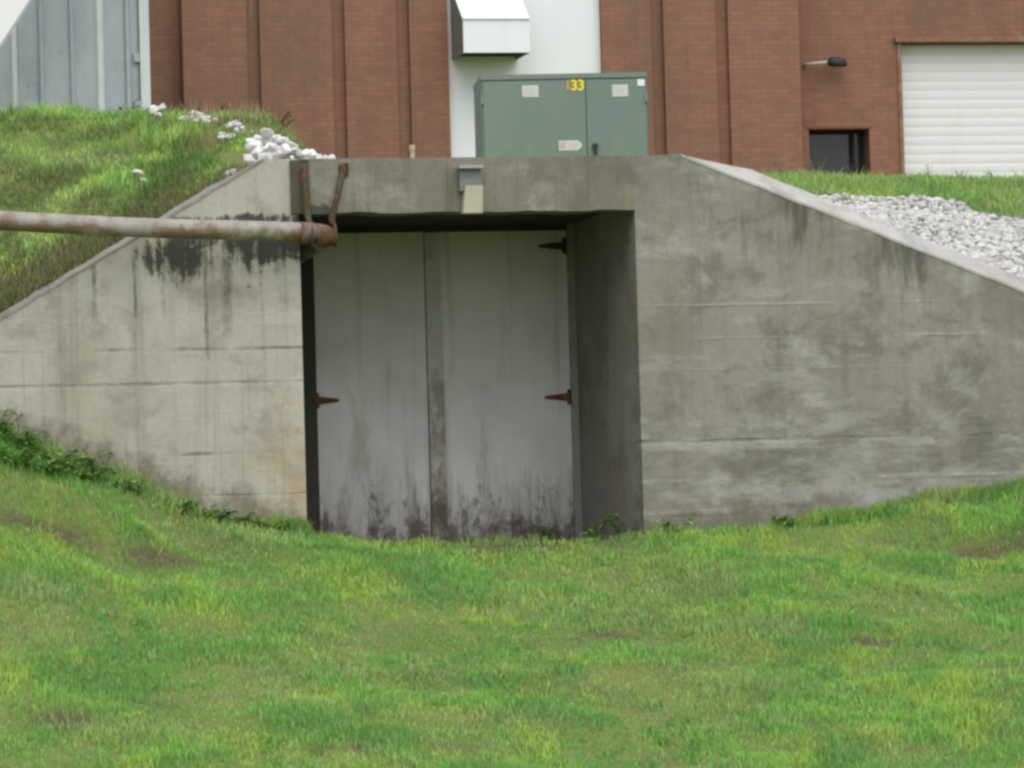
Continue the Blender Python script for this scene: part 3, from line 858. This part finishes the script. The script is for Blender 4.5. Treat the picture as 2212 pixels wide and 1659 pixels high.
PAL = np.array([[.26, .515, .125], [.32, .585, .135], [.46, .64, .13], [.19, .42, .115], [.42, .53, .20], [.50, .48, .28]])
def blades(x, y, ln, wd, bend, colr, zoff=-.004):
    n = len(x)
    z = height(x, y) + zoff
    a = rng.uniform(0, 2 * math.pi, n)
    dx, dy = np.cos(a), np.sin(a)
    b = rng.uniform(0, 2 * math.pi, n)
    lx, ly = np.cos(b) * bend, np.sin(b) * bend
    base = np.stack([x, y, z], 1)
    side = np.stack([dx * wd, dy * wd, np.zeros(n)], 1)
    mid = base + np.stack([lx * ln * .28, ly * ln * .28, ln * .58], 1)
    tip = base + np.stack([lx * ln * .85, ly * ln * .85, ln * np.sqrt(np.maximum(.05, 1 - .55 * bend ** 2))], 1)
    V = np.stack([base - side, base + side, mid + side * .75, mid - side * .75, tip], 1).reshape(-1, 3)
    o = (np.arange(n) * 5)[:, None]
    Ft = np.concatenate([o + np.array([[0, 1, 2]]), o + np.array([[0, 2, 3]]), o + np.array([[3, 2, 4]])], 0)
    shade = np.array([.75, .75, 1.0, 1.0, 1.12])
    C = (colr[:, None] * shade[None, :, None]).reshape(-1, 3)
    return V, Ft, C
def colours(x, y, seed, dry=0.0):
    n = len(x)
    p1 = fbm(x * .7, y * 1.2, seed, 3); p2 = fbm(x * 3.4, y * 2.8, seed + 5, 3); p3 = fbm(x * 1.3 + 9, y * 1.3, seed + 9, 3)
    c = PAL[0] + (PAL[1] - PAL[0]) * sstep(.35, .62, p1)[:, None]
    c = c + (PAL[2] - c) * (sstep(.48, .68, p2) * .8)[:, None]
    c = c + (PAL[3] - c) * (sstep(.50, .36, fbm(x * 2.2, y * 2.2, seed + 9, 3)) * .75)[:, None]
    d = sstep(.50, .70, fbm(x * 1.7 + 3, y * 1.7, seed + 21, 4)) + dry
    c = c + (PAL[4] - c) * np.clip(d * .5, 0, 1)[:, None]
    r_ = rng.random(n)
    c = np.where((r_ < .02 + .09 * np.clip(d, 0, 1))[:, None], PAL[5] * rng.uniform(.7, 1.15, n)[:, None], c)
    return c * rng.uniform(.72, 1.25, n)[:, None]
parts = []
def add(p): parts.append(p)
# lawn in front: sub-metre clumping
def scatter(n, x0, x1, y0, y1):
    return rng.uniform(x0, x1, n), rng.uniform(y0, y1, n)
x, y = scatter(430000, -5.6, 5.4, -6.6, .06)
inpass = (y > .05)
cl = fbm(x * 2.2, y * 2.2, 61, 3); big = fbm(x * .9, y * .9, 63, 2)
keep = (rng.random(len(x)) < .45 + 1.1 * (cl - .25)) & ~inpass
keep &= rng.random(len(x)) > .8 * soil_mask(x, np.minimum(y, -.25))
keep &= ~((np.abs(x + .3) < 1.1) & (y > -.05) & (rng.random(len(x)) < .3))
x, y, cl, big = x[keep], y[keep], cl[keep], big[keep]
ln = (.026 + .036 * sstep(.40, .72, cl) + .022 * sstep(.4, .7, big)) * rng.uniform(.6, 1.35, len(x))
tall = sstep(-.35, -.02, y) * sstep(.45, .6, fbm(x * 1.5, x * 0, 67, 2)) + sstep(-2.2, -3.2, x) * sstep(-1.3, -.6, y)
ln = ln * (1 + 1.3 * np.clip(tall, 0, 1.6))
add(blades(x, y, ln, rng.uniform(.0018, .0036, len(x)), rng.uniform(.15, 1.0, len(x)), colours(x, y, 71)))
# coarse tufts and broad blades standing out of the lawn
cx_, cy_ = scatter(900, -5.4, 5.2, -6.4, -.1)
kk = fbm(cx_ * 1.4, cy_ * 1.4, 141, 3) > .47
cx_, cy_ = cx_[kk], cy_[kk]
nb = 34
x = np.repeat(cx_, nb) + rng.normal(0, .045, len(cx_) * nb); y = np.repeat(cy_, nb) + rng.normal(0, .045, len(cx_) * nb)
x, y = x[y < -.02], y[y < -.02]
add(blades(x, y, .062 * rng.uniform(.5, 1.5, len(x)), rng.uniform(.0025, .0048, len(x)), rng.uniform(.2, 1.1, len(x)), colours(x, y, 145) * rng.uniform(.75, 1.1)))
# bank on the left, rougher
x, y = scatter(150000, -7.0, 1.2, .34, 9.0)
xs = x - .208 * y
keep = (xs < -1.15 - .25 * rng.random(len(x))) & (x < 1.2)
wallgap = (y - .34)
keep &= rng.random(len(x)) < .10 + .95 * sstep(.15, 1.5, wallgap + .8 * (fbm(x * 2, y * 2, 75, 2) - .5)) - .5 * soil_mask(x, y)
keep &= ~((x > -1.78) & (y < 2.66))
x, y = x[keep], y[keep]
ln = .05 * rng.uniform(.5, 1.5, len(x)) * (1 + 1.5 * sstep(.5, .7, fbm(x * 1.6, y * 1.6, 77, 3)))
add(blades(x, y, ln, rng.uniform(.0025, .005, len(x)), rng.uniform(.2, 1.1, len(x)), colours(x, y, 81, .38) * (.48 + .62 * sstep(.35, .65, fbm(x * 3, y * 3, 83, 3)))[:, None]))
# tan seeding grass along the crest, sparse wisps on the bare soil
x, y = scatter(16000, -4.2, .6, 3.2, 9.0)
xs = x - .208 * y
keep = (xs > -2.9) & (xs < -1.35) & (rng.random(len(x)) < sstep(.35, .6, fbm(x * 1.5, y * 1.5, 151, 3)))
x, y = x[keep], y[keep]
tan = np.array([[.36, .31, .16]]) * rng.uniform(.6, 1.2, len(x))[:, None]
add(blades(x, y, .15 * rng.uniform(.5, 1.5, len(x)), rng.uniform(.002, .004, len(x)), rng.uniform(.1, .7, len(x)), tan))
x, y = scatter(20000, -4.6, -1.75, .22, 1.7)
y = np.where(rng.random(len(y)) < .35, rng.uniform(.24, .5, len(y)), y)
keep = rng.random(len(x)) < fbm(x * 3, y * 3, 153, 3)
x, y = x[keep], y[keep]
c_ = np.where((rng.random(len(x)) < .5)[:, None], np.array([[.34, .29, .16]]), np.array([[.17, .24, .07]])) * rng.uniform(.5, 1.1, len(x))[:, None]
add(blades(x, y, .085 * rng.uniform(.4, 1.6, len(x)), rng.uniform(.002, .004, len(x)), rng.uniform(.3, 1.2, len(x)), c_))
# ragged growth along the wall foot
x = np.concatenate([rng.uniform(-4.3, -1.46, 9000), rng.uniform(.92, 4.6, 9000), rng.uniform(-1.4, .9, 1500)]); y = -np.abs(rng.normal(0, .06, len(x))) - .008
y[-1500:] += .5 * rng.random(1500)
cl = fbm(x * 2.6, x * 0 + 3, 157, 4)
keep = rng.random(len(x)) < sstep(.36, .66, cl)
x, y, cl = x[keep], y[keep], cl[keep]
add(blades(x, y, (.035 + .075 * sstep(.45, .75, cl)) * rng.uniform(.4, 1.3, len(x)), rng.uniform(.002, .004, len(x)), rng.uniform(.1, .8, len(x)), colours(x, y, 159, .35) * .85))
# grass band behind the gravel, right
x, y = scatter(120000, 1.6, 10.5, 1.2, 13.0)
xs = x - .208 * y
g = gravel_mask(x, y)
edge = np.clip((y - 4.4) / .9, 0, 1)
keep = ~g & (xs > .95) & ((y > 4.9 + 1.2 * (fbm(x * 1.6, y * 1.6, 43, 3) - .5)) | (rng.random(len(x)) < .05))
keep &= ~((x > 2.0) & (x < 4.3) & (y > 11.6))
x, y = x[keep], y[keep]
ln = .08 * rng.uniform(.5, 1.5, len(x))
add(blades(x, y, ln, rng.uniform(.003, .006, len(x)), rng.uniform(.2, 1.0, len(x)), colours(x, y, 91, .45) * .88))
# far grass at the foot of the building and enclosure
x, y = scatter(26000, -6, 18, 13, 35.4)
x = x[y < 35]; y = y[y < 35]
add(blades(x, y, .16 * rng.uniform(.5, 1.4, len(x)), rng.uniform(.006, .012, len(x)), rng.uniform(.2, 1, len(x)), colours(x, y, 95, .2)))
offs = 0; VV, FF, CC = [], [], []
for v_, f_, c_ in parts:
    VV.append(v_); FF.append(f_ + offs); CC.append(c_); offs += len(v_)
gr = npmesh('grass', np.concatenate(VV), np.concatenate(FF), M_grass, col=np.concatenate(CC))
gr['kind'] = 'stuff'; gr['label'] = 'patchy green lawn grass and rough bank grass'; gr['category'] = 'grass'

# ---------------------------------------------------------------- weeds
def weed(x, y, h, n, spread, seed, label, group, leafy=True, tint=(.12, .22, .05)):
    r_ = random.Random(seed)
    z0 = float(height(np.array([x]), np.array([y]))[0]) - .02
    root = thing('weed', label, 'weed', (x, y, z0), group)
    sb = bmesh.new(); lb = bmesh.new()
    for i in range(n):
        a = r_.uniform(0, 6.28); hh = h * r_.uniform(.55, 1.0); l = r_.uniform(.1, spread)
        tip = Vector((x + math.cos(a) * l, y + math.sin(a) * l * .6, z0 + hh))
        b0 = Vector((x + r_.uniform(-.03, .03), y + r_.uniform(-.02, .02), z0))
        mid = b0.lerp(tip, .5) + Vector((0, 0, hh * .1))
        tube(sb, [b0, mid, tip], [.004, .003, .0012], 5)
        for q in range(9 if leafy else 3):
            t = r_.uniform(.25, 1.0); p = b0.lerp(mid, t * 2) if t < .5 else mid.lerp(tip, t * 2 - 1)
            aa = r_.uniform(0, 6.28); L = r_.uniform(.025, .07) * (1 if leafy else .5); w_ = L * r_.uniform(.2, .38)
            d = Vector((math.cos(aa), math.sin(aa), r_.uniform(-.3, .5))).normalized(); s_ = d.cross(Vector((0, 0, 1))).normalized()
            vs = [lb.verts.new(c_) for c_ in (p, p + d * L * .45 + s_ * w_, p + d * L + Vector((0, 0, -.2 * L)), p + d * L * .45 - s_ * w_)]
            lb.faces.new(vs)
    ms = N('weed_stem', .8, .1).done(tuple(c_ * .9 for c_ in tint)) if leafy else N('weed_dry', .8, .1).done((.26, .22, .12))
    k = N('weed_leaf', .7, .2)
    ml = k.done(k.mix(k.rng(k.noise((1, 1, 1), 18, 3, .6), .35, .65), tint, tuple(c_ * 1.7 for c_ in tint)))
    obj('stem', sb, ms, root); obj('leaves', lb, ml if leafy else ms, root)
ORD = ['first', 'second', 'third', 'fourth', 'fifth', 'sixth', 'seventh', 'eighth', 'ninth', 'tenth', 'eleventh', 'twelfth', 'thirteenth', 'fourteenth', 'fifteenth', 'sixteenth']
wl_ = [(-1.72, -.10, .12), (-1.95, -.10, .13), (-2.12, -.12, .15), (-2.35, -.12, .14), (-2.72, -.18, .16), (-2.92, -.15, .27), (-3.02, -.32, .22), (-3.18, -.28, .28), (-3.3, -.55, .24), (-3.42, -.22, .32), (-3.5, -.62, .3), (-3.62, -.30, .38), (-3.75, -.6, .34), (-3.85, -.25, .40), (-4.0, -.45, .40)]
for i, (x, y, h) in enumerate(wl_):
    weed(x, y, h * (1 if i < 6 else .62 if i < 11 else .9), 10 if i < 6 else 18, .13 if i < 6 else .2, 100 + i, 'leafy green weed at the pale wing wall, %s outward from the doorway' % ORD[i], 'weeds along the pale wing wall')
for i, (x, y, h, lb) in enumerate([(.70, .6, .2, 'larger weed inside the doorway by the shaded side wall'), (.80, .25, .22, 'weed at the front corner of the shaded side wall'), (1.12, -.07, .16, 'weed at the foot of the darker wing wall beside the doorway'),
                                (1.95, -.08, .13, 'lone weed at the foot of the darker wing wall away from the doorway'), (.6, 1.6, .18, 'weed sprouting at the foot of the hinged edge of the door'), (-.05, 1.55, .1, 'tiny weed below the middle of the double door')]):
    weed(x, y, h, 6, .10, 130 + i, lb, 'weeds by the doorway')
for i, (x, y, h) in enumerate([(2.62, 4.2, .22), (3.0, 6.4, .30), (3.45, 7.0, .26), (3.9, 7.6, .34), (4.25, 8.0, .42), (4.6, 8.2, .28), (5.1, 8.6, .2), (5.9, 8.9, .26), (6.2, 9, .2)]):
    weed(x, y, h, 6, .08, 150 + i, 'thin dry weed stalks on the grass band, %s clump from the transformer' % ORD[i], 'dry weed stalks on the crest', leafy=False)
for i, (x, y, h) in enumerate([(-.5, 7.0, .22), (-.9, 7.6, .3), (-1.1, 8.0, .3), (-1.75, 7.0, .3)]):
    weed(x, y, h, 7, .12, 170 + i, 'dark scrubby weed before the metal sheets, %s from the corner post' % ORD[i], 'weeds on the bank crest', tint=(.10, .11, .05))
